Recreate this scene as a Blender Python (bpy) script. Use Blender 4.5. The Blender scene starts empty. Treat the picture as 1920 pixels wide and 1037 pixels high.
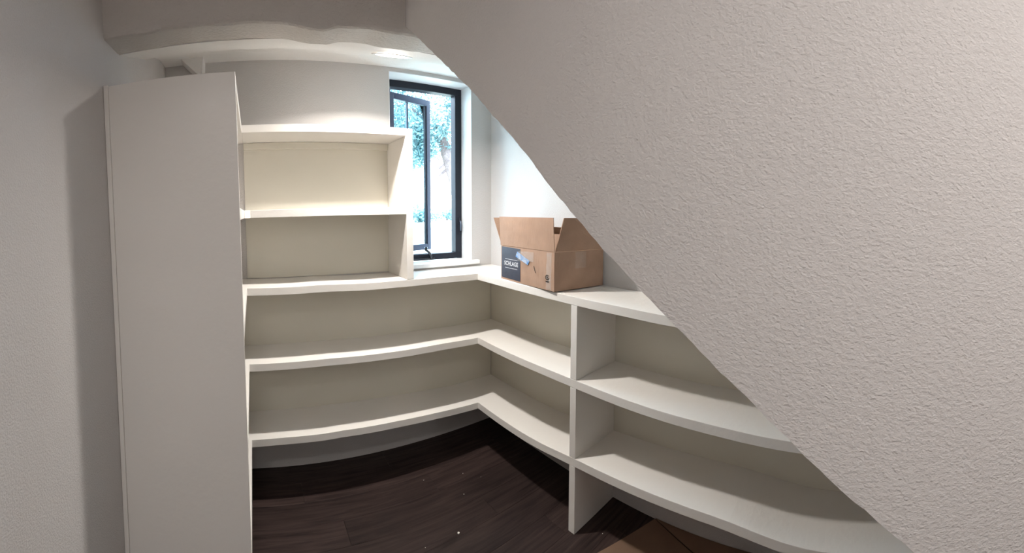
import bpy, bmesh, math, random
from mathutils import Vector, Matrix
random.seed(7)
SC = bpy.context.scene
COL = SC.collection

# ---------------------------------------------------------------- camera
F, PSI, PITCH, ROLL, CY = 716.54, 472.98, 0.0566, 0.0036, 437.37
def cam_to_world(x, y, z):
    c, s = math.cos(ROLL), math.sin(ROLL); x, z = x*c - z*s, x*s + z*c
    c, s = math.cos(PITCH), math.sin(PITCH); y, z = y*c + z*s, -y*s + z*c
    yaw = (960 - PSI)/F
    c, s = math.cos(yaw), math.sin(yaw)
    return Vector((x*c + y*s, -x*s + y*c, z))
cd = bpy.data.cameras.new('camera'); cam = bpy.data.objects.new('camera', cd); COL.objects.link(cam)
rx, fw, up = cam_to_world(1, 0, 0), cam_to_world(0, 1, 0), cam_to_world(0, 0, 1)
M = Matrix((rx, up, -fw)).transposed().to_4x4(); M.translation = Vector((0, 0, 1.5))
cam.matrix_world = M
cd.type = 'PANO'; cd.panorama_type = 'CENTRAL_CYLINDRICAL'
cd.central_cylindrical_range_u_min = -960/F; cd.central_cylindrical_range_u_max = 960/F
cd.central_cylindrical_range_v_min = -(1037 - CY)/F; cd.central_cylindrical_range_v_max = CY/F
cd.central_cylindrical_radius = 1.0
cd.clip_start = 0.01; cd.clip_end = 400
SC.camera = cam

# ---------------------------------------------------------------- world, sun, lights, exposure
w = bpy.data.worlds.new('sky'); SC.world = w; w.use_nodes = True
nt = w.node_tree; nt.nodes.clear()
out = nt.nodes.new('ShaderNodeOutputWorld'); bg = nt.nodes.new('ShaderNodeBackground')
bg.inputs[0].default_value = (0.62, 0.81, 1.0, 1); bg.inputs[1].default_value = 15
nt.links.new(bg.outputs[0], out.inputs[0])

sd = bpy.data.lights.new('sun', 'SUN'); sd.energy = 7; sd.angle = 0.01; sd.color = (1, 0.96, 0.9)
sun = bpy.data.objects.new('sun', sd); COL.objects.link(sun)
sun.rotation_euler = Vector((-0.35, 0.6, -0.75)).to_track_quat('-Z', 'Y').to_euler()

def area(name, loc, size, power, color, spread=math.pi, rot=(0, 0, 0)):
    d = bpy.data.lights.new(name, 'AREA'); d.shape = 'DISK'; d.size = size; d.energy = power
    d.color = color; d.spread = spread
    o = bpy.data.objects.new(name, d); COL.objects.link(o); o.location = loc; o.rotation_euler = rot
    return o
LAMP = (0.648, 1.662)          # closet downlight
HALL = (-0.19, -0.38)        # hall downlight above the photographer
HALL_FILL = (-0.05, -1.7)  # added fill lamp further back, brightens the end panel and stair wall
WARM = (1.0, 0.945, 0.905)
CLOSET_W, HALL_W, HALL_FILL_W = 36.0, 7.2, 11.5
SC.view_settings.view_transform = 'Standard'; SC.view_settings.look = 'None'
SC.view_settings.gamma = 1; SC.view_settings.use_curve_mapping = False
SC.view_settings.exposure = 0.12
SC.cycles.max_bounces = 12; SC.cycles.diffuse_bounces = 8; SC.cycles.transparent_max_bounces = 12
SC.cycles.sample_clamp_indirect = 6
SC.cycles.use_denoising = True

# ---------------------------------------------------------------- materials
def mat(name, color, rough=0.5, spec=0.5, bump=None, bump_d=0.001, var=0.0, var_scale=3.0, metallic=0.0, stretch=(1, 1, 1), coat=0.0):
    m = bpy.data.materials.new(name); m.use_nodes = True
    n = m.node_tree.nodes; l = m.node_tree.links
    b = n['Principled BSDF']
    b.inputs['Base Color'].default_value = (*color, 1); b.inputs['Roughness'].default_value = rough
    b.inputs['Specular IOR Level'].default_value = spec; b.inputs['Metallic'].default_value = metallic
    tc = n.new('ShaderNodeTexCoord')
    if var:
        t = n.new('ShaderNodeTexNoise'); t.inputs['Scale'].default_value = var_scale; t.inputs['Detail'].default_value = 4
        mr = n.new('ShaderNodeMapRange'); mr.inputs[1].default_value = .3; mr.inputs[2].default_value = .7
        mr.inputs[3].default_value = 1 - var; mr.inputs[4].default_value = 1 + var
        hs = n.new('ShaderNodeHueSaturation'); hs.inputs['Color'].default_value = (*color, 1)
        l.new(tc.outputs['Object'], t.inputs['Vector']); l.new(t.outputs[0], mr.inputs[0])
        l.new(mr.outputs[0], hs.inputs['Value']); l.new(hs.outputs[0], b.inputs['Base Color'])
    if bump:
        mp = n.new('ShaderNodeMapping'); mp.inputs['Scale'].default_value = stretch
        l.new(tc.outputs['Object'], mp.inputs['Vector'])
        prev = None
        for sc, dist, lo, hi in bump:
            t = n.new('ShaderNodeTexNoise'); t.inputs['Scale'].default_value = sc; t.inputs['Detail'].default_value = 2.5
            t.inputs['Distortion'].default_value = 0.15
            r = n.new('ShaderNodeMapRange'); r.inputs[1].default_value = lo; r.inputs[2].default_value = hi
            l.new(mp.outputs[0], t.inputs['Vector']); l.new(t.outputs[0], r.inputs[0])
            bp = n.new('ShaderNodeBump'); bp.inputs['Distance'].default_value = dist; bp.inputs['Strength'].default_value = 1
            l.new(r.outputs[0], bp.inputs['Height'])
            if prev: l.new(prev.outputs[0], bp.inputs['Normal'])
            prev = bp
        l.new(prev.outputs[0], b.inputs['Normal'])
    return m

PAINT = (0.57, 0.55, 0.54)
M_wall = mat('wall_paint_fine_texture', PAINT, 0.75, 0.25, bump=[(230, 0.0006, .35, .65)], var=0.015)
M_stair = mat('wall_paint_knockdown', (0.72, 0.695, 0.685), 0.65, 0.3, bump=[(165, 0.00075, .34, .74), (320, 0.00025, .3, .7)], var=0.02, stretch=(1, 0.85, 1.2))
M_head = mat('wall_paint_header', (0.60, 0.57, 0.54), 0.7, 0.3, bump=[(85, 0.0013, .42, .66), (230, 0.0004, .3, .7)], var=0.03, var_scale=6)
M_ceil = mat('ceiling_paint', (0.84, 0.82, 0.80), 0.85, 0.2, bump=[(110, 0.0008, .4, .7)], var=0.02)
M_shelf = mat('white_shelf_paint', (0.80, 0.775, 0.74), 0.32, 0.45, bump=[(35, 0.0004, .3, .7)], var=0.012)
M_back = mat('shaded_back_paint', (0.67, 0.64, 0.56), 0.5, 0.4, var=0.012)  # white backs with bounce tint and shelf shade put into the colour
M_sill = mat('sill_paint', (0.82, 0.82, 0.82), 0.35, 0.5)
M_frame = mat('black_window_frame', (0.012, 0.014, 0.022), 0.5, 0.25)
M_sash = mat('charcoal_sash', (0.07, 0.085, 0.125), 0.3, 0.5)
M_crank = mat('black_hardware', (0.012, 0.013, 0.018), 0.25, 0.6)
M_card = mat('cardboard', (0.37, 0.24, 0.17), 0.8, 0.2, bump=[(60, 0.0006, .3, .7)], var=0.07, var_scale=14, stretch=(.3, 6, .3))
M_cardin = mat('cardboard_inside', (0.37, 0.235, 0.15), 0.85, 0.2, var=0.06, var_scale=10)
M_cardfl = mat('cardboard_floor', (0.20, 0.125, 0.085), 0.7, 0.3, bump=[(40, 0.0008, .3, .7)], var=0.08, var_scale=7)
M_navy = mat('dark_print', (0.040, 0.042, 0.062), 0.45, 0.5, var=0.12, var_scale=40)
M_white = mat('white_print', (0.60, 0.60, 0.62), 0.6, 0.2)
M_ink = mat('black_print', (0.02, 0.016, 0.014), 0.7, 0.2)
M_trim = mat('lamp_trim', (0.75, 0.74, 0.72), 0.4, 0.5)
M_dark = mat('dark_reveal', (0.05, 0.045, 0.04), 0.8, 0.1)
M_crumb = mat('plaster_crumb', (0.75, 0.72, 0.68), 0.9, 0.1)
M_trunk = mat('bark', (0.20, 0.155, 0.15), 0.95, 0.1, bump=[(9, .03, .3, .7)], var=0.2, var_scale=5)
M_grass = mat('lawn', (0.50, 0.53, 0.46), 0.95, 0.1, var=0.1, var_scale=.8)

def tape_mat():
    m = mat('blue_tape', (0.12, 0.27, 0.52), 0.5, 0.4)
    n = m.node_tree.nodes; l = m.node_tree.links; b = n['Principled BSDF']
    tc = n.new('ShaderNodeTexCoord'); t = n.new('ShaderNodeTexNoise'); t.inputs['Scale'].default_value = 60
    r = n.new('ShaderNodeValToRGB'); r.color_ramp.elements[0].position = .42; r.color_ramp.elements[1].position = .62
    r.color_ramp.elements[0].color = (0.10, 0.25, 0.52, 1); r.color_ramp.elements[1].color = (0.42, 0.50, 0.62, 1)
    l.new(tc.outputs['Object'], t.inputs['Vector']); l.new(t.outputs[0], r.inputs[0]); l.new(r.outputs[0], b.inputs['Base Color'])
    return m
M_tape = tape_mat()

def clear_tape():
    m = bpy.data.materials.new('clear_tape'); m.use_nodes = True
    n = m.node_tree.nodes; l = m.node_tree.links; b = n['Principled BSDF']
    b.inputs['Base Color'].default_value = (0.8, 0.78, 0.76, 1); b.inputs['Roughness'].default_value = 0.18
    b.inputs['Alpha'].default_value = 0.12
    return m
M_ctape = clear_tape()

def glass():
    m = bpy.data.materials.new('window_glass'); m.use_nodes = True
    n = m.node_tree.nodes; l = m.node_tree.links; n.clear()
    o = n.new('ShaderNodeOutputMaterial'); mx = n.new('ShaderNodeMixShader'); fr = n.new('ShaderNodeFresnel'); fr.inputs[0].default_value = 1.45
    t = n.new('ShaderNodeBsdfTransparent'); t.inputs[0].default_value = (0.86, 0.94, 0.95, 1); g = n.new('ShaderNodeBsdfGlossy'); g.inputs['Roughness'].default_value = 0.02
    l.new(fr.outputs[0], mx.inputs[0]); l.new(t.outputs[0], mx.inputs[1]); l.new(g.outputs[0], mx.inputs[2]); l.new(mx.outputs[0], o.inputs[0])
    return m
M_glass = glass()

def lens():
    m = bpy.data.materials.new('lamp_lens'); m.use_nodes = True
    n = m.node_tree.nodes; l = m.node_tree.links; n.clear()
    o = n.new('ShaderNodeOutputMaterial'); e = n.new('ShaderNodeEmission'); e.inputs[0].default_value = (1, 0.95, 0.88, 1); e.inputs[1].default_value = 8
    l.new(e.outputs[0], o.inputs[0]); return m
M_lens = lens()

def plank_mat():
    m = bpy.data.materials.new('dark_vinyl_plank'); m.use_nodes = True
    n = m.node_tree.nodes; l = m.node_tree.links; b = n['Principled BSDF']
    tc = n.new('ShaderNodeTexCoord'); oi = n.new('ShaderNodeObjectInfo')
    mp = n.new('ShaderNodeMapping'); mp.inputs['Scale'].default_value = (1.6, 22, 1)
    ad = n.new('ShaderNodeVectorMath'); ad.operation = 'MULTIPLY_ADD'
    l.new(oi.outputs['Random'], ad.inputs[0]); ad.inputs[1].default_value = (37, 91, 13); l.new(tc.outputs['Object'], ad.inputs[2])
    l.new(ad.outputs[0], mp.inputs['Vector'])
    t = n.new('ShaderNodeTexNoise'); t.inputs['Scale'].default_value = 2.2; t.inputs['Detail'].default_value = 8; t.inputs['Roughness'].default_value = .62; t.inputs['Distortion'].default_value = .5
    l.new(mp.outputs[0], t.inputs['Vector'])
    r = n.new('ShaderNodeValToRGB'); r.color_ramp.elements[0].position = .3; r.color_ramp.elements[1].position = .75
    r.color_ramp.elements[0].color = (0.011, 0.0065, 0.006, 1); r.color_ramp.elements[1].color = (0.060, 0.039, 0.035, 1)
    l.new(t.outputs[0], r.inputs[0])
    mr = n.new('ShaderNodeMapRange'); mr.inputs[3].default_value = .75; mr.inputs[4].default_value = 1.25; l.new(oi.outputs['Random'], mr.inputs[0])
    hs = n.new('ShaderNodeHueSaturation'); l.new(mr.outputs[0], hs.inputs['Value']); l.new(r.outputs[0], hs.inputs['Color'])
    l.new(hs.outputs[0], b.inputs['Base Color']); b.inputs['Roughness'].default_value = .5; b.inputs['Specular IOR Level'].default_value = .25
    bp = n.new('ShaderNodeBump'); bp.inputs['Distance'].default_value = .0006; l.new(t.outputs[0], bp.inputs['Height']); l.new(bp.outputs[0], b.inputs['Normal'])
    return m
M_plank = plank_mat()

def leaf_mat():
    m = bpy.data.materials.new('leaves'); m.use_nodes = True
    n = m.node_tree.nodes; l = m.node_tree.links; n.clear()
    o = n.new('ShaderNodeOutputMaterial'); d = n.new('ShaderNodeBsdfDiffuse'); t = n.new('ShaderNodeBsdfTranslucent'); mx = n.new('ShaderNodeMixShader')
    g = n.new('ShaderNodeNewGeometry'); r = n.new('ShaderNodeValToRGB')
    r.color_ramp.elements[0].color = (0.14, 0.25, 0.27, 1); r.color_ramp.elements[1].color = (0.34, 0.48, 0.48, 1)
    l.new(g.outputs['Random Per Island'], r.inputs[0]); l.new(r.outputs[0], d.inputs[0]); l.new(r.outputs[0], t.inputs[0])
    mx.inputs[0].default_value = .4; l.new(d.outputs[0], mx.inputs[1]); l.new(t.outputs[0], mx.inputs[2]); l.new(mx.outputs[0], o.inputs[0])
    return m
M_leaf = leaf_mat()

# ---------------------------------------------------------------- helpers
def link(name, me, m, parent=None, bevel=0.0, smooth=False):
    o = bpy.data.objects.new(name, me); COL.objects.link(o)
    if m and not me.materials: me.materials.append(m)
    if parent: o.parent = parent
    if smooth:
        for p in me.polygons: p.use_smooth = True
    if bevel:
        b = o.modifiers.new('bevel', 'BEVEL'); b.width = bevel; b.segments = 2; b.limit_method = 'ANGLE'; b.angle_limit = math.radians(50)
    return o
def from_bm(name, bm, m, parent=None, bevel=0.0, smooth=False):
    bmesh.ops.recalc_face_normals(bm, faces=bm.faces)
    me = bpy.data.meshes.new(name); bm.to_mesh(me); bm.free()
    return link(name, me, m, parent, bevel, smooth)
def bm_box(bm, x0, x1, y0, y1, z0, z1):
    vs = [bm.verts.new(v) for v in [(x0, y0, z0), (x1, y0, z0), (x1, y1, z0), (x0, y1, z0), (x0, y0, z1), (x1, y0, z1), (x1, y1, z1), (x0, y1, z1)]]
    for f in [(0, 3, 2, 1), (4, 5, 6, 7), (0, 1, 5, 4), (1, 2, 6, 5), (2, 3, 7, 6), (3, 0, 4, 7)]: bm.faces.new([vs[i] for i in f])
    return vs
def box(name, x0, x1, y0, y1, z0, z1, m, parent=None, bevel=0.0):
    bm = bmesh.new(); bm_box(bm, x0, x1, y0, y1, z0, z1); return from_bm(name, bm, m, parent, bevel)
def struct(o): o['kind'] = 'structure'; return o
def empty(name, loc):
    o = bpy.data.objects.new(name, None); COL.objects.link(o); o.location = loc; o.empty_display_size = .1; return o
def tag(o, label, cat, group=None):
    o['label'] = label; o['category'] = cat
    if group: o['group'] = group
    return o
def adopt(root):
    # parts are modelled in world coordinates; keep them there under a root that stands elsewhere
    for c in root.children: c.location = c.location - root.location
def prism(bm, poly, axis, a, b):
    """poly: list of 2D pts; extruded along axis from a to b"""
    def P(p, t):
        if axis == 0: return (t, p[0], p[1])
        if axis == 1: return (p[0], t, p[1])
        return (p[0], p[1], t)
    A = [bm.verts.new(P(p, a)) for p in poly]; B = [bm.verts.new(P(p, b)) for p in poly]
    bm.faces.new(A); bm.faces.new(list(reversed(B)))
    n = len(poly)
    for i in range(n): bm.faces.new([A[i], B[i], B[(i+1) % n], A[(i+1) % n]])
def tube(bm, pts, rad, seg=10, cap=True):
    rings = []
    for i, p in enumerate(pts):
        p = Vector(p); a = Vector(pts[max(0, i-1)]); b = Vector(pts[min(len(pts)-1, i+1)]); d = (b-a).normalized()
        u = d.orthogonal().normalized() if i == 0 else (u0 - d*u0.dot(d)).normalized()
        u0 = u; v = d.cross(u); r = rad[i] if isinstance(rad, (list, tuple)) else rad
        rings.append([bm.verts.new(p + r*(math.cos(t)*u + math.sin(t)*v)) for t in [2*math.pi*k/seg for k in range(seg)]])
    for i in range(len(rings)-1):
        for k in range(seg): bm.faces.new([rings[i][k], rings[i][(k+1) % seg], rings[i+1][(k+1) % seg], rings[i+1][k]])
    if cap: bm.faces.new(list(reversed(rings[0]))); bm.faces.new(rings[-1])
def interp(pts, x):
    pts = sorted(pts)
    if x <= pts[0][0]: return pts[0][1]
    if x >= pts[-1][0]: return pts[-1][1]
    for (a, b), (c, d) in zip(pts, pts[1:]):
        if a <= x <= c:
            t = (x-a)/(c-a); return b + (d-b)*t
def H(h): return 1.5 + h
def smooth_pts(pts, w=.09, n=60):
    pts = sorted(pts); a, b = pts[0][0], pts[-1][0]; o = []
    for k in range(n+1):
        x = a + (b-a)*k/n; ww = min(w, x-a, b-x)
        o.append((x, sum(interp(pts, x+ww*j/6) for j in range(-6, 7))/13))
    return o

# ---------------------------------------------------------------- dimensions (metres)
XW, XL, XF, XR = -0.471, -0.038, 1.2795, 1.588
YP, YF, YB, YD = 1.206, 1.910, 2.202, 1.154
XS = 0.53; T = 0.039
Y_END = -2.6; ZC = 2.47
# ---------------------------------------------------------------- setting
# back wall with the window opening
WX0, WX1, WZ0, WZ1 = 0.835, 1.425, H(-0.345), H(0.853)
bm = bmesh.new()
bm_box(bm, XW-.15, WX0, YB, 2.40, 0, 2.62); bm_box(bm, WX1, XR+.15, YB, 2.40, 0, 2.62)
bm_box(bm, WX0, WX1, YB, 2.40, 0, WZ0); bm_box(bm, WX0, WX1, YB, 2.40, WZ1, 2.62)
struct(from_bm('wall_back', bm, M_wall))
struct(box('wall_left', XW-.15, XW, Y_END-.1, YB, 0, 2.62, M_wall))
struct(box('wall_right', XR, XR+.15, Y_END-.1, YB, 0, 2.62, M_wall))
struct(box('wall_near', XW, XR, Y_END-.15, Y_END, 0, 2.62, M_wall))
# wall below the staircase: vertical plane, diagonal lower edge
EDGE = [(1.230, .632), (1.172, .588), (.962, .416), (.82, .304), (.737, .231), (.657, .163), (.592, .104), (.541, .052), (.468, -.010), (.404, -.064), (.369, -.091),
        (.323, -.128), (.262, -.174), (.142, -.265), (.078, -.316), (.052, -.338), (-.002, -.383), (-.054, -.425), (-.111, -.475), (-.45, -.75), (-.95, -1.16), (-1.36, -1.5)]
import math as _m
def rough_edge():
    pts = []
    for (a, b), (c, d) in zip(EDGE, EDGE[1:]):
        n = max(1, int(_m.hypot(a-c, b-d)/.018))
        for k in range(n):
            t = k/n; e = random.uniform(-.0016, .0016) if (k or pts) else 0
            pts.append((a+(c-a)*t, H(b+(d-b)*t)+e))
    pts.append((EDGE[-1][0], 0.0)); return pts
RE = rough_edge()
poly = RE + [(Y_END, 0.0), (Y_END, 2.62), (1.230, 2.62)]
bm = bmesh.new(); prism(bm, poly, 0, XS, XS+.11); struct(from_bm('wall_stairs', bm, M_stair))
# underside of the staircase behind that wall
bm = bmesh.new()
pe = [(a, H(b)) for a, b in EDGE[:-1]]+[(-1.36, 0.0)]
prism(bm, pe + [(a, b+.03) for a, b in reversed(pe)], 0, XS+.112, XR-.001)
struct(from_bm('ceiling_stairs', bm, M_ceil))
# dropped header with hand-plastered lower corners
AB = [(-.471, .618), (-.422, .616), (-.322, .610), (-.184, .609), (-.036, .608), (.101, .604), (.175, .595), (.256, .587), (.292, .600), (.367, .604), (.484, .607), (1.588, .607)]
BC = [(-.471, .624), (-.38, .623), (-.24, .621), (-.104, .625), (.029, .622), (.121, .618), (.201, .610), (.286, .603), (.332, .617), (.41, .618), (.542, .615), (.719, .620), (1.588, .62)]
bm = bmesh.new()
N = 180; xs = [XW + (XR-XW)*i/N for i in range(N+1)]
rows = []
for x in xs:
    wob = .002*math.sin(x*21)+.0015*math.sin(x*47+1)
    za, zb = H(interp(AB, x)), H(interp(BC, x))
    prof = [(1.230, 2.62), (1.230, za+.012), (1.233, za+.004+wob), (1.241, za+wob), (1.34, (za+3*zb)/4-.001+wob), (1.372, zb-.001+wob), (1.380, zb+.004), (1.382, zb+.012), (1.382, 2.62)]
    rows.append([bm.verts.new((x, y, z)) for y, z in prof])
for r0, r1 in zip(rows, rows[1:]):
    for j in range(len(r0)-1): bm.faces.new([r0[j], r0[j+1], r1[j+1], r1[j]])
    bm.faces.new([r0[-1], r0[0], r1[0], r1[-1]])
bm.faces.new(rows[0]); bm.faces.new(list(reversed(rows[-1])))
struct(from_bm('wall_header', bm, M_head, smooth=False))
# closet ceiling rises towards the back wall
CEP = [(1.38, .622), (1.56, .682), (1.76, .750), (1.95, .832), (2.06, .864), (2.22, .876)]
CE = lambda y: H(interp(CEP, y))
bm = bmesh.new()
cy_ = [1.3825+(YB-.0005-1.3825)*k/24 for k in range(25)]
prism(bm, [(y, CE(y)) for y in cy_] + [(y, CE(y)+.06) for y in reversed(cy_)], 0, XW+.0005, XR-.0005)
struct(from_bm('ceiling_closet', bm, M_ceil))
struct(box('ceiling', XW+.0005, XS-.0005, Y_END, 1.2295, ZC, ZC+.1, M_ceil))
# sloped plaster corner piece at the back left
bm = bmesh.new()
prism(bm, [(-.365, H(.872)), (-.236, H(.872)), (-.243, H(.765)), (-.262, H(.768))], 1, 2.09, YB-.001)
struct(from_bm('trim_1', bm, M_ceil, bevel=.002))

# floor: base slab and separate planks
fl = struct(box('floor', XW-.15, XR+.15, Y_END-.15, 2.40, -.12, -.0045, M_dark))
PW, PL = 0.150, 1.22
y = 2.2; r = 0; cache = {}
while y > Y_END+.01:
    y0 = max(Y_END, y-PW); x = XW - ((r*0.43) % 1)*PL
    while x < XR:
        a, b = max(XW, x), min(XR, x+PL)
        if b-a > .02:
            key = (round(b-a, 3), round(y-y0, 3))
            if key not in cache:
                g = .0004; bm = bmesh.new(); bm_box(bm, g-key[0]/2, key[0]/2-g, g-key[1]/2, key[1]/2-g, -.004, 0)
                bmesh.ops.recalc_face_normals(bm, faces=bm.faces)
                bmesh.ops.bevel(bm, geom=[e for e in bm.edges if all(v.co.z > -.001 for v in e.verts)], offset=.0008, segments=1, affect='EDGES')
                me = bpy.data.meshes.new('plank'); bm.to_mesh(me); bm.free(); me.materials.append(M_plank); cache[key] = me
            o = bpy.data.objects.new('plank', cache[key]); COL.objects.link(o); o.parent = fl
            o.location = ((a+b)/2, (y+y0)/2, 0)
        x += PL
    y = y0; r += 1

# ---------------------------------------------------------------- window
FY0, FY1 = 2.330, 2.392; XU_ = .8168+T
win = struct(empty('window_1', ((WX0+WX1)/2, FY0, WZ0)))
fx0, fx1, fz0, fz1 = WX0+.001, WX1-.001, H(-.331), WZ1-.001
ix0, ix1, iz0, iz1 = .893, 1.372, H(-.288), H(.806)
ix0 = .895
for nm, a in (('frame_head', (fx0, fx1, FY0, FY1, iz1, fz1)), ('frame_sill', (fx0, fx1, FY0, FY1, fz0, iz0)),
              ('frame_jamb', (fx0, ix0, FY0, FY1, iz0, iz1)), ('frame_jamb', (ix1, fx1, FY0, FY1, iz0, iz1))):
    box(nm, *a, M_sash if a[1] == ix0 else M_frame, win, .003)  # left jamb: sky reflection put into its colour, lighter than the black frame
# stool (inner sill board)
box('window_stool', XU_+.001, 1.472, YB-.030, FY0-.001, H(-.358), H(-.3315), M_sill, win, .003)
# reveals painted white
box('reveal_panel', WX1-.0035, WX1-.0005, YB+.0005, FY0-.0005, H(-.331), WZ1-.001, M_sill, win)
box('reveal_panel', WX0+.0005, WX0+.0035, YB+.0005, FY0-.0005, H(-.331), WZ1-.001, M_sill, win)
box('reveal_panel', WX0+.004, WX1-.004, YB+.0005, FY0-.0005, WZ1-.004, WZ1-.001, M_sill, win)
# open casement sash, hinged on the left jamb, swung outward
hx, hy = 0.915, 2.400; ex, ey = 1.263, 2.500
L = math.hypot(ex-hx, ey-hy); ang = math.atan2(ey-hy, ex-hx)
sash = empty('casement_sash', (hx, hy, 0)); sash.rotation_euler = (0, 0, ang); sash.parent = win
sz0, sz1 = H(-.275), H(.797); sw = .034; st = .03
def sbox(nm, a, m, par, bev=.002): return box(nm, *a, m, par, bev)
bm = bmesh.new()
bm_box(bm, 0, sw, 0, st, sz0, sz1); bm_box(bm, L-sw, L, 0, st, sz0, sz1)
bm_box(bm, sw, L-sw, 0, st, sz1-.042, sz1); bm_box(bm, sw, L-sw, 0, st, sz0, sz0+.042)
from_bm('sash_frame', bm, M_sash, sash, .002)
sbox('glazing_bead', (L-sw-.010, L-sw-.001, .004, st-.004, sz0+.043, sz1-.043), M_frame, sash, .001)
sbox('sash_bar', (.150, .162, .006, st-.006, sz0+.043, sz1-.043), M_sash, sash, .001)
sbox('pane', (sw, L-sw, .013, .017, sz0+.042, sz1-.042), M_glass, sash, 0)
win_children_shift = [c for c in win.children]
for c in win_children_shift: c.location = c.location - win.location
# crank handle on the bottom frame member
hz = H(-.302)
cr = empty('crank_handle', (1.165, FY0-.012, hz)); cr.parent = win
bm = bmesh.new(); bm_box(bm, .93, 1.20, FY0-.012, FY0+.001, H(-.329), H(-.312))
o = from_bm('operator_cover', bm, M_crank, cr, .003)
bm = bmesh.new(); tube(bm, [(1.172, FY0-.006, H(-.318)), (1.165, FY0-.020, H(-.300)), (1.150, FY0-.028, H(-.278)), (1.130, FY0-.032, H(-.262)), (1.118, FY0-.034, H(-.255))], [.0105, .010, .009, .0085, .008], 10)
p = from_bm('crank_arm', bm, M_crank, cr, smooth=True)
bm = bmesh.new(); tube(bm, [(1.118, FY0-.038, H(-.258)), (1.120, FY0-.036, H(-.246)), (1.121, FY0-.035, H(-.236))], [.010, .011, .009], 10)
q = from_bm('crank_knob', bm, M_crank, cr, smooth=True)
for c in (o, p, q): c.location = -Vector((1.165, FY0-.012, hz))
cr.location = Vector((1.165, FY0-.012, hz)) - win.location
# lock lever on the right jamb
lk = empty('lock_handle', (1.402, FY0, H(-.09))); lk.parent = win
bm = bmesh.new(); bm_box(bm, 1.393, 1.413, FY0-.007, FY0-.0005, H(-.155), H(-.04))
o = from_bm('lock_plate', bm, M_frame, lk, .003)
bm = bmesh.new(); tube(bm, [(1.403, FY0-.006, H(-.065)), (1.403, FY0-.020, H(-.072)), (1.402, FY0-.022, H(-.10)), (1.401, FY0-.020, H(-.135))], [.006, .0065, .006, .005], 8)
p = from_bm('lock_lever', bm, M_sash, lk, smooth=True)
for c in (o, p): c.location = -Vector((1.402, FY0, H(-.09)))
lk.location = Vector((1.402, FY0, H(-.09))) - win.location

# ---------------------------------------------------------------- shelving
G = .001
cb = [(-.036, -.365), (.102, -.367), (.225, -.367), (.308, -.364), (.377, -.364), (.561, -.371), (.805, -.371), (1.038, -.371), (1.277, -.375)]
mb = [(-.036, -.755), (.091, -.754), (.215, -.753), (.368, -.751), (.554, -.756), (.799, -.761), (1.035, -.761), (1.265, -.770)]
bb = [(-.036, -1.151), (.114, -1.146), (.271, -1.147), (.359, -1.148), (.417, -1.144), (.547, -1.148), (.763, -1.152), (.988, -1.162), (1.265, -1.178)]
cr_ = [(1.911, -.376), (1.191, -.382), (1.033, -.384), (.873, -.385), (.679, -.389), (0, -.392)]
mr_ = [(1.91, -.773), (1.693, -.775), (1.436, -.770), (1.158, -.765), (1.043, -.766), (.759, -.768), (.458, -.765), (.189, -.772), (-.6, -.775)]
br_ = [(1.91, -1.184), (1.692, -1.180), (1.432, -1.168), (1.284, -1.154), (1.152, -1.137), (1.118, -1.134), (.904, -1.122), (.625, -1.108), (.48, -1.106), (.42, -1.102), (.111, -1.148), (-.9, -1.15)]
mr_ = smooth_pts(mr_); br_ = smooth_pts(br_); cb = smooth_pts(cb, .03); mb = smooth_pts(mb, .04); bb = smooth_pts(bb, .03)
def u_board(name, fb, fr, yend, m, parent, hole=None):
    """one U-shaped board: left run, back run, right run; gently uneven like the photographed boards"""
    xs = [XW+G, XL] + [XL + (XF-XL)*k/22 for k in range(1, 23)] + [XR-G]
    ys = [YB-G, YF] + [YF + (yend-YF)*k/40 for k in range(1, 41)]
    yl = YP+.020
    bm = bmesh.new(); top = {}; cells = set()
    def z(x, y):
        a = interp(fb, x); a1 = interp(fb, XF); b = interp(fr, y); b1 = interp(fr, YF)
        if y >= YF-1e-6: return H(a if x <= XF else a1)
        if x >= XF-1e-6: return H(b + (a1-b1)*max(0, 1-(YF-y)/.4))
        return H(interp(fb, XL))
    # left run gets its own rows
    for i in range(len(xs)-1):
        for j in range(len(ys)-1):
            left = xs[i+1] <= XL+1e-6; right = xs[i] >= XF-1e-6; back = ys[j+1] >= YF-1e-6
            if back or right: cells.add((i, j))
    def V(x, y, t):
        k = (round(x, 5), round(y, 5), t)
        if k not in top: top[k] = bm.verts.new((x, y, z(x, y) - (T if t else 0)))
        return top[k]
    quads = [((xs[i], ys[j]), (xs[i+1], ys[j]), (xs[i+1], ys[j+1]), (xs[i], ys[j+1])) for i, j in cells]
    quads.append(((xs[0], YF), (XL, YF), (XL, yl), (xs[0], yl)))
    from collections import Counter
    ec = Counter()
    for q in quads:
        for a, b in zip(q, q[1:]+q[:1]): ec[frozenset((tuple(round(c, 5) for c in a), tuple(round(c, 5) for c in b)))] += 1
    for q in quads:
        bm.faces.new([V(*p, 0) for p in q]); bm.faces.new([V(*p, 1) for p in reversed(q)])
        for a, b in zip(q, q[1:]+q[:1]):
            if ec[frozenset((tuple(round(c, 5) for c in a), tuple(round(c, 5) for c in b)))] == 1:
                bm.faces.new([V(*a, 0), V(*b, 0), V(*b, 1), V(*a, 1)])
    return from_bm(name, bm, m, parent, .0016)
# worktop (continuous)
ct = u_board('worktop', cb, cr_, 0.03, M_shelf, None)
tag(ct, 'continuous white painted worktop wrapping the corner under the window and the carton', 'countertop')
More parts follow.
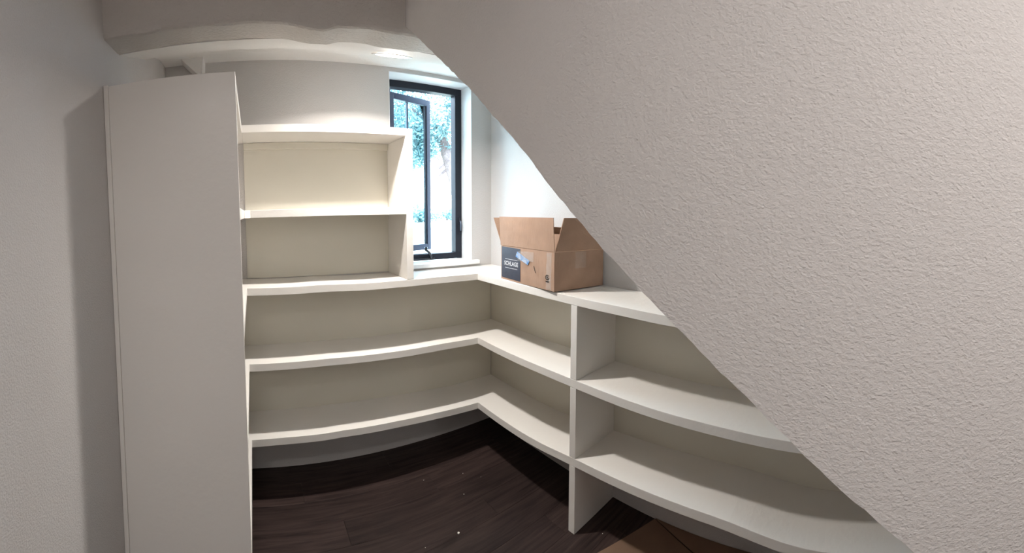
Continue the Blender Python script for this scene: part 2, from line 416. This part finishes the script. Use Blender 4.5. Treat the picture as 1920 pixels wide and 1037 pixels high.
# lower corner shelves + dividers
low = empty('corner_shelving', (XF, YF, 0))
tag(low, 'white built-in corner shelving with two long boards beneath the worktop', 'shelving')
u_board('shelf', mb, mr_, -.42, M_shelf, low)
u_board('shelf', bb, br_, -.85, M_shelf, low)
def zr(f, y):  return H(interp(f, y))
y0, y1 = YD-.0364, YD
def vboard(za0, za1): return box('divider_panel', XF, XR-G, y0, y1, za0, za1, M_shelf, low, .0015)
ym = (y0+y1)/2
vboard(0.0, zr(br_, ym)-T-.0005); vboard(zr(br_, ym)+.0005, zr(mr_, ym)-T-.0005); vboard(zr(mr_, ym)+.0005, zr(cr_, ym)-T-.001)
# far support panels, hidden by the stair wall
box('support_panel', XF, XR-G, -.40, -.364, 0, H(-1.15)-T-.003, M_shelf, low, .0015)
# painted backs between the shelves
def fitted(name, f0, f1, along_x, t0, t1, lo, hi):
    """thin painted back that follows the boards above and below it"""
    bm = bmesh.new(); n = 30; poly = []
    for k in range(n+1): t = t0+(t1-t0)*k/n; poly.append((t, H(interp(f0, t))+.0004))
    for k in range(n+1): t = t1+(t0-t1)*k/n; poly.append((t, H(interp(f1, t))-T-.0004))
    lowr, upr = poly[:n+1], list(reversed(poly[n+1:]))
    def P(t, z, d): return (t, d, z) if along_x else (d, t, z)
    g = [[bm.verts.new(P(*p, d)) for p in row] for row in (lowr, upr) for d in (lo, hi)]   # low/lo, low/hi, up/lo, up/hi
    for i in range(n):
        for a_, b_ in ((0, 2), (2, 3), (3, 1), (1, 0)): bm.faces.new([g[a_][i], g[a_][i+1], g[b_][i+1], g[b_][i]])
    for i in (0, n): bm.faces.new([g[0][i], g[2][i], g[3][i], g[1][i]])
    return from_bm(name, bm, M_back, low)
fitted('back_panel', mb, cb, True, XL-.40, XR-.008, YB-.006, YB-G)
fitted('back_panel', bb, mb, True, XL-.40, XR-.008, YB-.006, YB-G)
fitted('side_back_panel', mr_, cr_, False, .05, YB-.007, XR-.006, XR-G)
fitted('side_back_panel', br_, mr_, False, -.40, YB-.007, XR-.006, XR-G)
adopt(low)
# tall end panel unit on the left
HT, HU = .449, .026
tall = empty('tall_bookcase', ((XW+XL)/2, YP, 0))
tag(tall, 'tall white bookcase against the left wall, plain end panel facing the viewer', 'bookcase')
box('end_panel', XW+.017, XL, YP, YP+.019, 0, H(HT), M_shelf, tall, .0015)
box('scribe_strip', XW+G, XW+.0165, YP-.005, YP+.019, 0, H(HT+.003), M_shelf, tall, .001)
box('top_board', XW+G, XL, YP+.0195, YB-G, H(HT-T), H(HT-.001), M_shelf, tall, .0015)
box('shelf', XW+G, XL, YP+.0195, YB-G, H(HU-T), H(HU), M_shelf, tall, .0015)
adopt(tall)
# upper unit standing on the worktop along the back wall
XU = .8168
upu = empty('hutch_shelving', (.4, YF, H(-.365)))
tag(upu, 'white two-tier upper shelf unit on the worktop left of the window', 'shelf unit')
box('top_board', XL+.0005, XU+T, YF, YB-G, H(HT-T), H(HT-.001), M_shelf, upu, .0015)
box('shelf', XL+.0005, XU-.0005, YF, YB-G, H(HU-T), H(HU), M_shelf, upu, .0015)
box('end_panel', XU, XU+T, YF, YB-G, H(-.3695), H(HT-T-.0005), M_shelf, upu, .0015)
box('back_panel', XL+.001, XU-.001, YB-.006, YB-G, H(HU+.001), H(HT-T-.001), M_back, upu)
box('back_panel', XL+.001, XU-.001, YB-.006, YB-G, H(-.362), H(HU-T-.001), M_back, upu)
box('cleat', XL+.002, XU-.003, YB-.022, YB-.0065, H(.372), H(HT-T-.001), M_back, upu, .002)
# mitred nosing piece where the hutch shelf meets the bookcase shelf
bm = bmesh.new(); prism(bm, [(XL+.001, YF-.0005), (XL+.030, YF-.0005), (XL+.001, YF-.035)], 2, H(HU-T), H(HU))
from_bm('corner_block', bm, M_shelf, upu, .001)
adopt(upu)

# ---------------------------------------------------------------- lamps
def downlight(name, x, y, z, tilt, label, power, col, rad=.085, spread=math.pi):
    root = empty(name, (x, y, z)); root.rotation_euler = (tilt, 0, 0)
    tag(root, label, 'ceiling light')
    bm = bmesh.new(); seg = 40
    prof = [(rad+.010, 0), (rad+.009, -.003), (rad-.004, -.0035), (rad-.009, -.001)]
    rings = [[bm.verts.new((r*math.cos(2*math.pi*k/seg), r*math.sin(2*math.pi*k/seg), zz)) for k in range(seg)] for r, zz in prof]
    for a, b in zip(rings, rings[1:]):
        for k in range(seg): bm.faces.new([a[k], a[(k+1) % seg], b[(k+1) % seg], b[k]])
    from_bm('trim_ring', bm, M_trim, root, smooth=True)
    bm = bmesh.new(); c = [bm.verts.new(((rad-.009)*math.cos(2*math.pi*k/seg), (rad-.009)*math.sin(2*math.pi*k/seg), -.0032)) for k in range(seg)]
    bm.faces.new(c); from_bm('lens', bm, M_lens, root)
    a = area(name+'_light', (0, 0, -.006), rad*1.15, power, col, spread, (-tilt, 0, 0)); a.parent = root
    return root
slope = math.atan2(.068, .20)
downlight('recessed_light', LAMP[0], LAMP[1], CE(LAMP[1])-.0025, slope, 'round recessed downlight glowing in the closet ceiling near the window', CLOSET_W, (1.0, .94, .875), spread=2.74)
downlight('hall_light', HALL[0], HALL[1], ZC-.0005, 0, 'round downlight in the hall ceiling overhead, out of the picture', HALL_W, WARM, spread=2.6)
downlight('hall_light', HALL_FILL[0], HALL_FILL[1], ZC-.0005, 0, 'added fill light in the hall ceiling behind the viewer, out of the picture', HALL_FILL_W, WARM)

# ---------------------------------------------------------------- carton on the worktop
A = Vector((1.300, 1.705)); B = Vector((1.268, 1.252)); C = Vector((1.572, 1.198)); D = Vector((1.574, 1.665))
zb_, zt_ = H(-.3765), H(-.190)
cart = empty('open_carton', ((A+C)/2).to_3d() + Vector((0, 0, zb_)))
tag(cart, 'open brown cardboard carton with raised flaps and dark label on the right worktop', 'box')
th = .004
def wallp(name, p, q, z0, z1, inward, m=M_card, lean=(0, 0), shrink=(0, 0), nx=8, nz=4, wob=.0012):
    """a sheet of board from p to q (2D), z0..z1; top edge displaced by lean; thickness towards inward"""
    bm = bmesh.new(); inn = Vector(inward).normalized()*th; d = (q-p)
    F_, B_ = [], []
    for j in range(nz+1):
        t = j/nz; rf, rb = [], []
        for i in range(nx+1):
            s = i/nx; s2 = shrink[0]*t + s*(1-(shrink[0]+shrink[1])*t)
            P = p + d*s2 + Vector(lean)*t + inn*(wob/th*math.sin(3.1*s*math.pi+2*t)*math.sin(math.pi*t))
            z = z0 + (z1-z0)*t
            rf.append(bm.verts.new((P.x, P.y, z))); rb.append(bm.verts.new((P.x+inn.x, P.y+inn.y, z)))
        F_.append(rf); B_.append(rb)
    for j in range(nz):
        for i in range(nx):
            bm.faces.new([F_[j][i], F_[j][i+1], F_[j+1][i+1], F_[j+1][i]]); bm.faces.new([B_[j][i], B_[j+1][i], B_[j+1][i+1], B_[j][i+1]])
        bm.faces.new([F_[j][0], F_[j+1][0], B_[j+1][0], B_[j][0]]); bm.faces.new([F_[j][nx], B_[j][nx], B_[j+1][nx], F_[j+1][nx]])
    for i in range(nx):
        bm.faces.new([F_[0][i], B_[0][i], B_[0][i+1], F_[0][i+1]]); bm.faces.new([F_[nz][i], F_[nz][i+1], B_[nz][i+1], B_[nz][i]])
    return from_bm(name, bm, m, cart)
# body: four sides and bottom in one mesh-like part each
wallp('side', A, B, zb_, zt_, (1, 0))
wallp('side', B+Vector((.004, 0)), C, zb_, zt_, (0, 1))
wallp('side', C+Vector((0, .004)), D, zb_, zt_, (-1, 0), M_cardin)
wallp('side', D-Vector((.004, 0)), A+Vector((.004, 0)), zb_, zt_, (0, -1), M_cardin)
bm = bmesh.new(); prism(bm, [(A.x+.005, A.y-.005), (B.x+.005, B.y+.005), (C.x-.005, C.y+.005), (D.x-.005, D.y-.005)], 2, zb_, zb_+.004)
from_bm('base', bm, M_cardin, cart)
wallp('flap', A+Vector((-.001, .004)), B+Vector((-.001, .000)), zt_+.002, H(-.028), (1, 0), lean=(-.010, 0))
wallp('flap', B+Vector((.008, -.001)), C, zt_+.002, H(-.028), (0, 1), lean=(.006, -.046))
wallp('flap', C+Vector((-.004, .006)), D+Vector((-.004, -.008)), zt_+.002, H(-.082), (-1, 0), M_cardin, lean=(-.10, 0), shrink=(.05, .12))
wallp('inner_sheet', Vector((1.43, 1.285)), Vector((1.40, 1.62)), zb_+.006, H(-.118), (1, 0), M_card, lean=(.03, 0))
wallp('flap', D+Vector((-.006, .001)), A+Vector((.004, .001)), zt_+.002, H(-.035), (0, -1), lean=(-.006, .070))
# dark printed label panel, lettering, tape, mark on the front (A-B) side
ud = (B-A).normalized()      # runs towards the viewer's right along the front side
nrm = Vector((-ud.y, ud.x)); nrm = -nrm if nrm.x > 0 else nrm
LEN = (B-A).length
def on_front(s, z, off): P = A + ud*s + nrm*off; return Vector((P.x, P.y, z))
def patch(name, quad, m, off=.0018, parent=cart, thick=.0006):
    bm = bmesh.new(); f = [bm.verts.new(on_front(s, z, off+thick)) for s, z in quad]; b = [bm.verts.new(on_front(s, z, off)) for s, z in quad]
    bm.faces.new(f); bm.faces.new(list(reversed(b)))
    for i in range(4): j = (i+1) % 4; bm.faces.new([f[i], b[i], b[j], f[j]])
    return from_bm(name, bm, m, parent)
LW = .185
lab = patch('printed_label', [(.010, zb_+.012), (LW, zb_+.010), (LW, zt_-.006), (.010, zt_-.004)], M_navy)
lab['label'] = 'dark navy printed panel with white lettering'
fc = bpy.data.curves.new('lettering', 'FONT'); fc.body = 'SCHLAGE'; fc.size = .032; fc.align_x = 'CENTER'; fc.align_y = 'CENTER'; fc.extrude = .0003; fc.offset = .0006
to = bpy.data.objects.new('tmp', fc); COL.objects.link(to); bpy.context.view_layer.update()
dg = bpy.context.evaluated_depsgraph_get(); me = bpy.data.meshes.new_from_object(to.evaluated_get(dg)); bpy.data.objects.remove(to)
me.materials.clear()
tx = link('lettering', me, M_white, lab)
X = Vector((ud.x, ud.y, 0)); Z = Vector((0, 0, 1)); Y = Vector((nrm.x, nrm.y, 0))
R = Matrix((X, Z, Y)).transposed().to_4x4(); R.translation = on_front(.102, zb_+.093, .0030); 
tx.matrix_basis = R @ Matrix.Diagonal((.95, 1, 1, 1))
for dz in (.024, -.024):
    patch('rule_line', [(.045, zb_+.093+dz-.0012), (.160, zb_+.093+dz-.0012), (.160, zb_+.093+dz+.0012), (.045, zb_+.093+dz+.0012)], M_white, .0026, lab)
tp = patch('painter_tape', [(.145, zb_+.138), (.252, zb_+.104), (.266, zb_+.128), (.160, zb_+.166)], M_tape, .0030)
tp['label'] = 'torn strip of blue painter tape'
patch('pen_mark', [(.298, zb_+.105), (.301, zb_+.105), (.315, zb_+.072), (.312, zb_+.072)], M_ink, .0020)
# little handling emblem near the lower right corner
mk = patch('handling_mark', [(.392, zb_+.040), (.418, zb_+.040), (.418, zb_+.0445), (.392, zb_+.0445)], M_ink, .0020)
mk['label'] = 'small black recycling mark'
bm = bmesh.new()
for k in range(14):
    a0, a1 = 2*math.pi*k/16+.6, 2*math.pi*(k+1)/16+.6
    vs = []
    for a_, r_ in ((a0, .0095), (a1, .0095), (a1, .0145), (a0, .0145)):
        vs.append(bm.verts.new(on_front(.405+r_*math.cos(a_), zb_+.062+r_*math.sin(a_)*.9, .0024)))
    bm.faces.new(vs)
from_bm('emblem_ring', bm, M_ink, mk)
patch('emblem_letter', [(.402, zb_+.0575), (.409, zb_+.0575), (.409, zb_+.0665), (.402, zb_+.0665)], M_ink, .0022, mk)
patch('packing_tape', [(.165, zt_-.070), (.30, zt_-.060), (.30, zt_-.012), (.165, zt_-.018)], M_ctape, .0040)
# clear tape on the flap facing the viewer's right
def quad_part(name, pts, m):
    bm = bmesh.new(); bm.faces.new([bm.verts.new(p) for p in pts]); return from_bm(name, bm, m, cart)
def on_side(s, z, off): 
    P = B + (C-B)*s; n2 = Vector((C-B)[:]).orthogonal().normalized(); n2 = n2 if n2.y < 0 else -n2
    P = P + n2*off; return (P.x, P.y, z)
quad_part('packing_tape', [on_side(.40, zt_-.085, .0022), on_side(.62, zt_-.085, .0022), on_side(.62, zt_-.004, .0022), on_side(.40, zt_-.004, .0022)], M_ctape)
patch('packing_tape', [(.395, zb_+.004), (.432, zb_+.004), (.436, zt_-.004), (.400, zt_-.004)], M_ctape, .0015)
adopt(cart)
# ---------------------------------------------------------------- flattened cardboard on the floor
sheet = empty('flattened_carton', (1.4, .55, 0.0))
tag(sheet, 'flattened brown cardboard lying on the dark floor under the right-hand shelves', 'cardboard')
def slab(name, pts, z, t, m, wob=0):
    bm = bmesh.new(); n = len(pts)
    lo = [bm.verts.new((x, y, z + (dz if wob == 0 else dz))) for x, y, dz in pts]; hi = [bm.verts.new((x, y, z+t+dz)) for x, y, dz in pts]
    bm.faces.new(hi); bm.faces.new(list(reversed(lo)))
    for i in range(n): j = (i+1) % n; bm.faces.new([lo[i], lo[j], hi[j], hi[i]])
    return from_bm(name, bm, m, sheet, .0008)
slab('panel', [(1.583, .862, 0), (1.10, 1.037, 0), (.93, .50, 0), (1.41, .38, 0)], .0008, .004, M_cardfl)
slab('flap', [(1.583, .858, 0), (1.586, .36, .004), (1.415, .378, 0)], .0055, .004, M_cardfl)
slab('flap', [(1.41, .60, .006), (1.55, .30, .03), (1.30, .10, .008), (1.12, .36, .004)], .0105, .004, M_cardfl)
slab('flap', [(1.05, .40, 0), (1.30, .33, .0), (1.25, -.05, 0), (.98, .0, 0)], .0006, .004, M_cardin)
adopt(sheet)

# ---------------------------------------------------------------- crumbs on the floor
def crumb(x, y, r, label=None):
    bm = bmesh.new(); bmesh.ops.create_icosphere(bm, subdivisions=1, radius=r)
    for v in bm.verts: v.co = Vector((v.co.x*random.uniform(.7, 1.3), v.co.y*random.uniform(.7, 1.3), v.co.z*.5))
    zmin = min(v.co.z for v in bm.verts)
    for v in bm.verts: v.co.z -= zmin
    o = from_bm('plaster_crumb', bm, M_crumb); o.location = (x, y, 0.0002)
    tag(o, label or 'tiny pale plaster crumb on the dark plank floor', 'debris', None if label else 'plaster crumbs scattered on the floor')
crumb(.868, 1.462, .0062, 'largest white plaster crumb, alone in the middle of the dark floor')
for x, y in [(.296, 1.452), (.275, 1.448), (.045, 1.475), (.085, 1.47), (.615, 1.352), (.62, 1.30), (.21, 1.46), (.235, 1.40), (.70, 1.47), (.07, 1.62), (1.02, 1.66), (1.17, 1.72), (.88, 1.86), (1.10, 1.80), (1.37, 1.02)]:
    crumb(x, y, random.uniform(.0015, .0026))

# ---------------------------------------------------------------- outdoors
GZ = .42
struct(box('ground', -60, 90, 2.75, 140, GZ-.3, GZ, M_grass))
def leaves(name, blobs, n, size, parent, squash=.8):
    vs, fs = [], []
    tot = sum(b[3]**2 for b in blobs)
    for (cx, cy, cz, r) in blobs:
        for _ in range(int(n*r*r/tot)):
            d = Vector((random.gauss(0, 1), random.gauss(0, 1), random.gauss(0, 1))).normalized()*r*(random.random()**.45)
            c = Vector((cx+d.x, cy+d.y, cz+d.z*squash))
            u = Vector((random.gauss(0, 1), random.gauss(0, 1), random.gauss(0, 1))).normalized(); v = u.orthogonal().normalized()
            s = size*random.uniform(.6, 1.3); k = len(vs)
            vs += [c-u*s, c+v*s*.5, c+u*s, c-v*s*.5]; fs.append((k, k+1, k+2, k+3))
    me = bpy.data.meshes.new(name); me.from_pydata([tuple(v) for v in vs], [], fs)
    o = link(name, me, M_leaf, parent); o['kind'] = 'stuff'; return o
def dirp(px, dist):  # world point along the bearing of a photo column
    a = (px-PSI)/F; return dist*math.sin(a), dist*math.cos(a)
tr = empty('shade_tree', (*dirp(866, 22), GZ))
tag(tr, 'large leaning tree with pale bluish foliage outside the window', 'tree')
bx, by = dirp(866, 22); bm = bmesh.new()
P3 = lambda px, d, h: (*dirp(px, d), H(h))
tube(bm, [(bx, by, GZ-.1), (bx-.0, by, GZ+.25), P3(861, 22, .6), P3(853, 22, 1.9), P3(842, 22, 3.0), P3(831, 22, 4.0), P3(815, 22, 5.2)], [.75, .48, .40, .38, .36, .30, .18], 14)
from_bm('trunk', bm, M_trunk, tr, smooth=True)
for pts, r in [([P3(846, 22, 2.6), P3(830, 22, 2.2), P3(812, 21.5, 1.6)], [.12, .08, .03]), ([P3(843, 22, 2.9), P3(825, 21.8, 2.45), P3(810, 21, 2.4)], [.10, .06, .03]),
               ([P3(834, 22, 3.8), P3(842, 22, 5.2), P3(850, 22.5, 6.5)], [.16, .10, .04]), ([P3(831, 22, 4.0), P3(805, 22, 4.8), P3(775, 21, 5.6)], [.2, .13, .05])]:
    bm = bmesh.new(); tube(bm, pts, r, 8); from_bm('branch', bm, M_trunk, tr, smooth=True)
bl = []
for _ in range(75):
    px = random.uniform(690, 960); h = random.uniform(3.3, 9.5)
    bl.append((*dirp(px, random.uniform(19.5, 25)), H(h), random.uniform(.7, 1.5)))
bl += [(*dirp(785, 21), H(3.0), .9), (*dirp(750, 21), H(3.2), 1.2), (*dirp(800, 21.5), H(3.6), .9), (*dirp(843, 22), H(3.6), .6)]
bl += [(*dirp(px_, 20.5), H(h_), .85) for px_, h_ in [(852, 4.4), (862, 5.2), (848, 5.8), (858, 6.6), (820, 4.6), (812, 4.2), (790, 3.4), (778, 2.9), (768, 2.7)]]
leaves('foliage', bl, 34000, .12, tr)
adopt(tr)
for lab_, px, dist, rr, hh in [('low bluish shrub on the lawn right of the open sash', 838, 48, 1.3, -.2), ('low bluish shrub on the lawn half hidden by the open sash', 796, 40, 1.2, -.35), ('wide hedge far behind the lawn left of the sash', 770, 62, 2.2, .2)]:
    x, y = dirp(px, dist); s = empty('shrub', (x, y, GZ)); tag(s, lab_, 'shrub')
    leaves('foliage', [(x+random.uniform(-rr, rr), y+random.uniform(-rr, rr)*.5, GZ+rr*.6, rr*random.uniform(.6, .9)) for _ in range(5)], 1500, .16, s)
    bm = bmesh.new(); tube(bm, [(x, y, GZ-.05), (x, y, GZ+rr*.7)], [.12, .06], 8); from_bm('stem', bm, M_trunk, s)
    adopt(s)
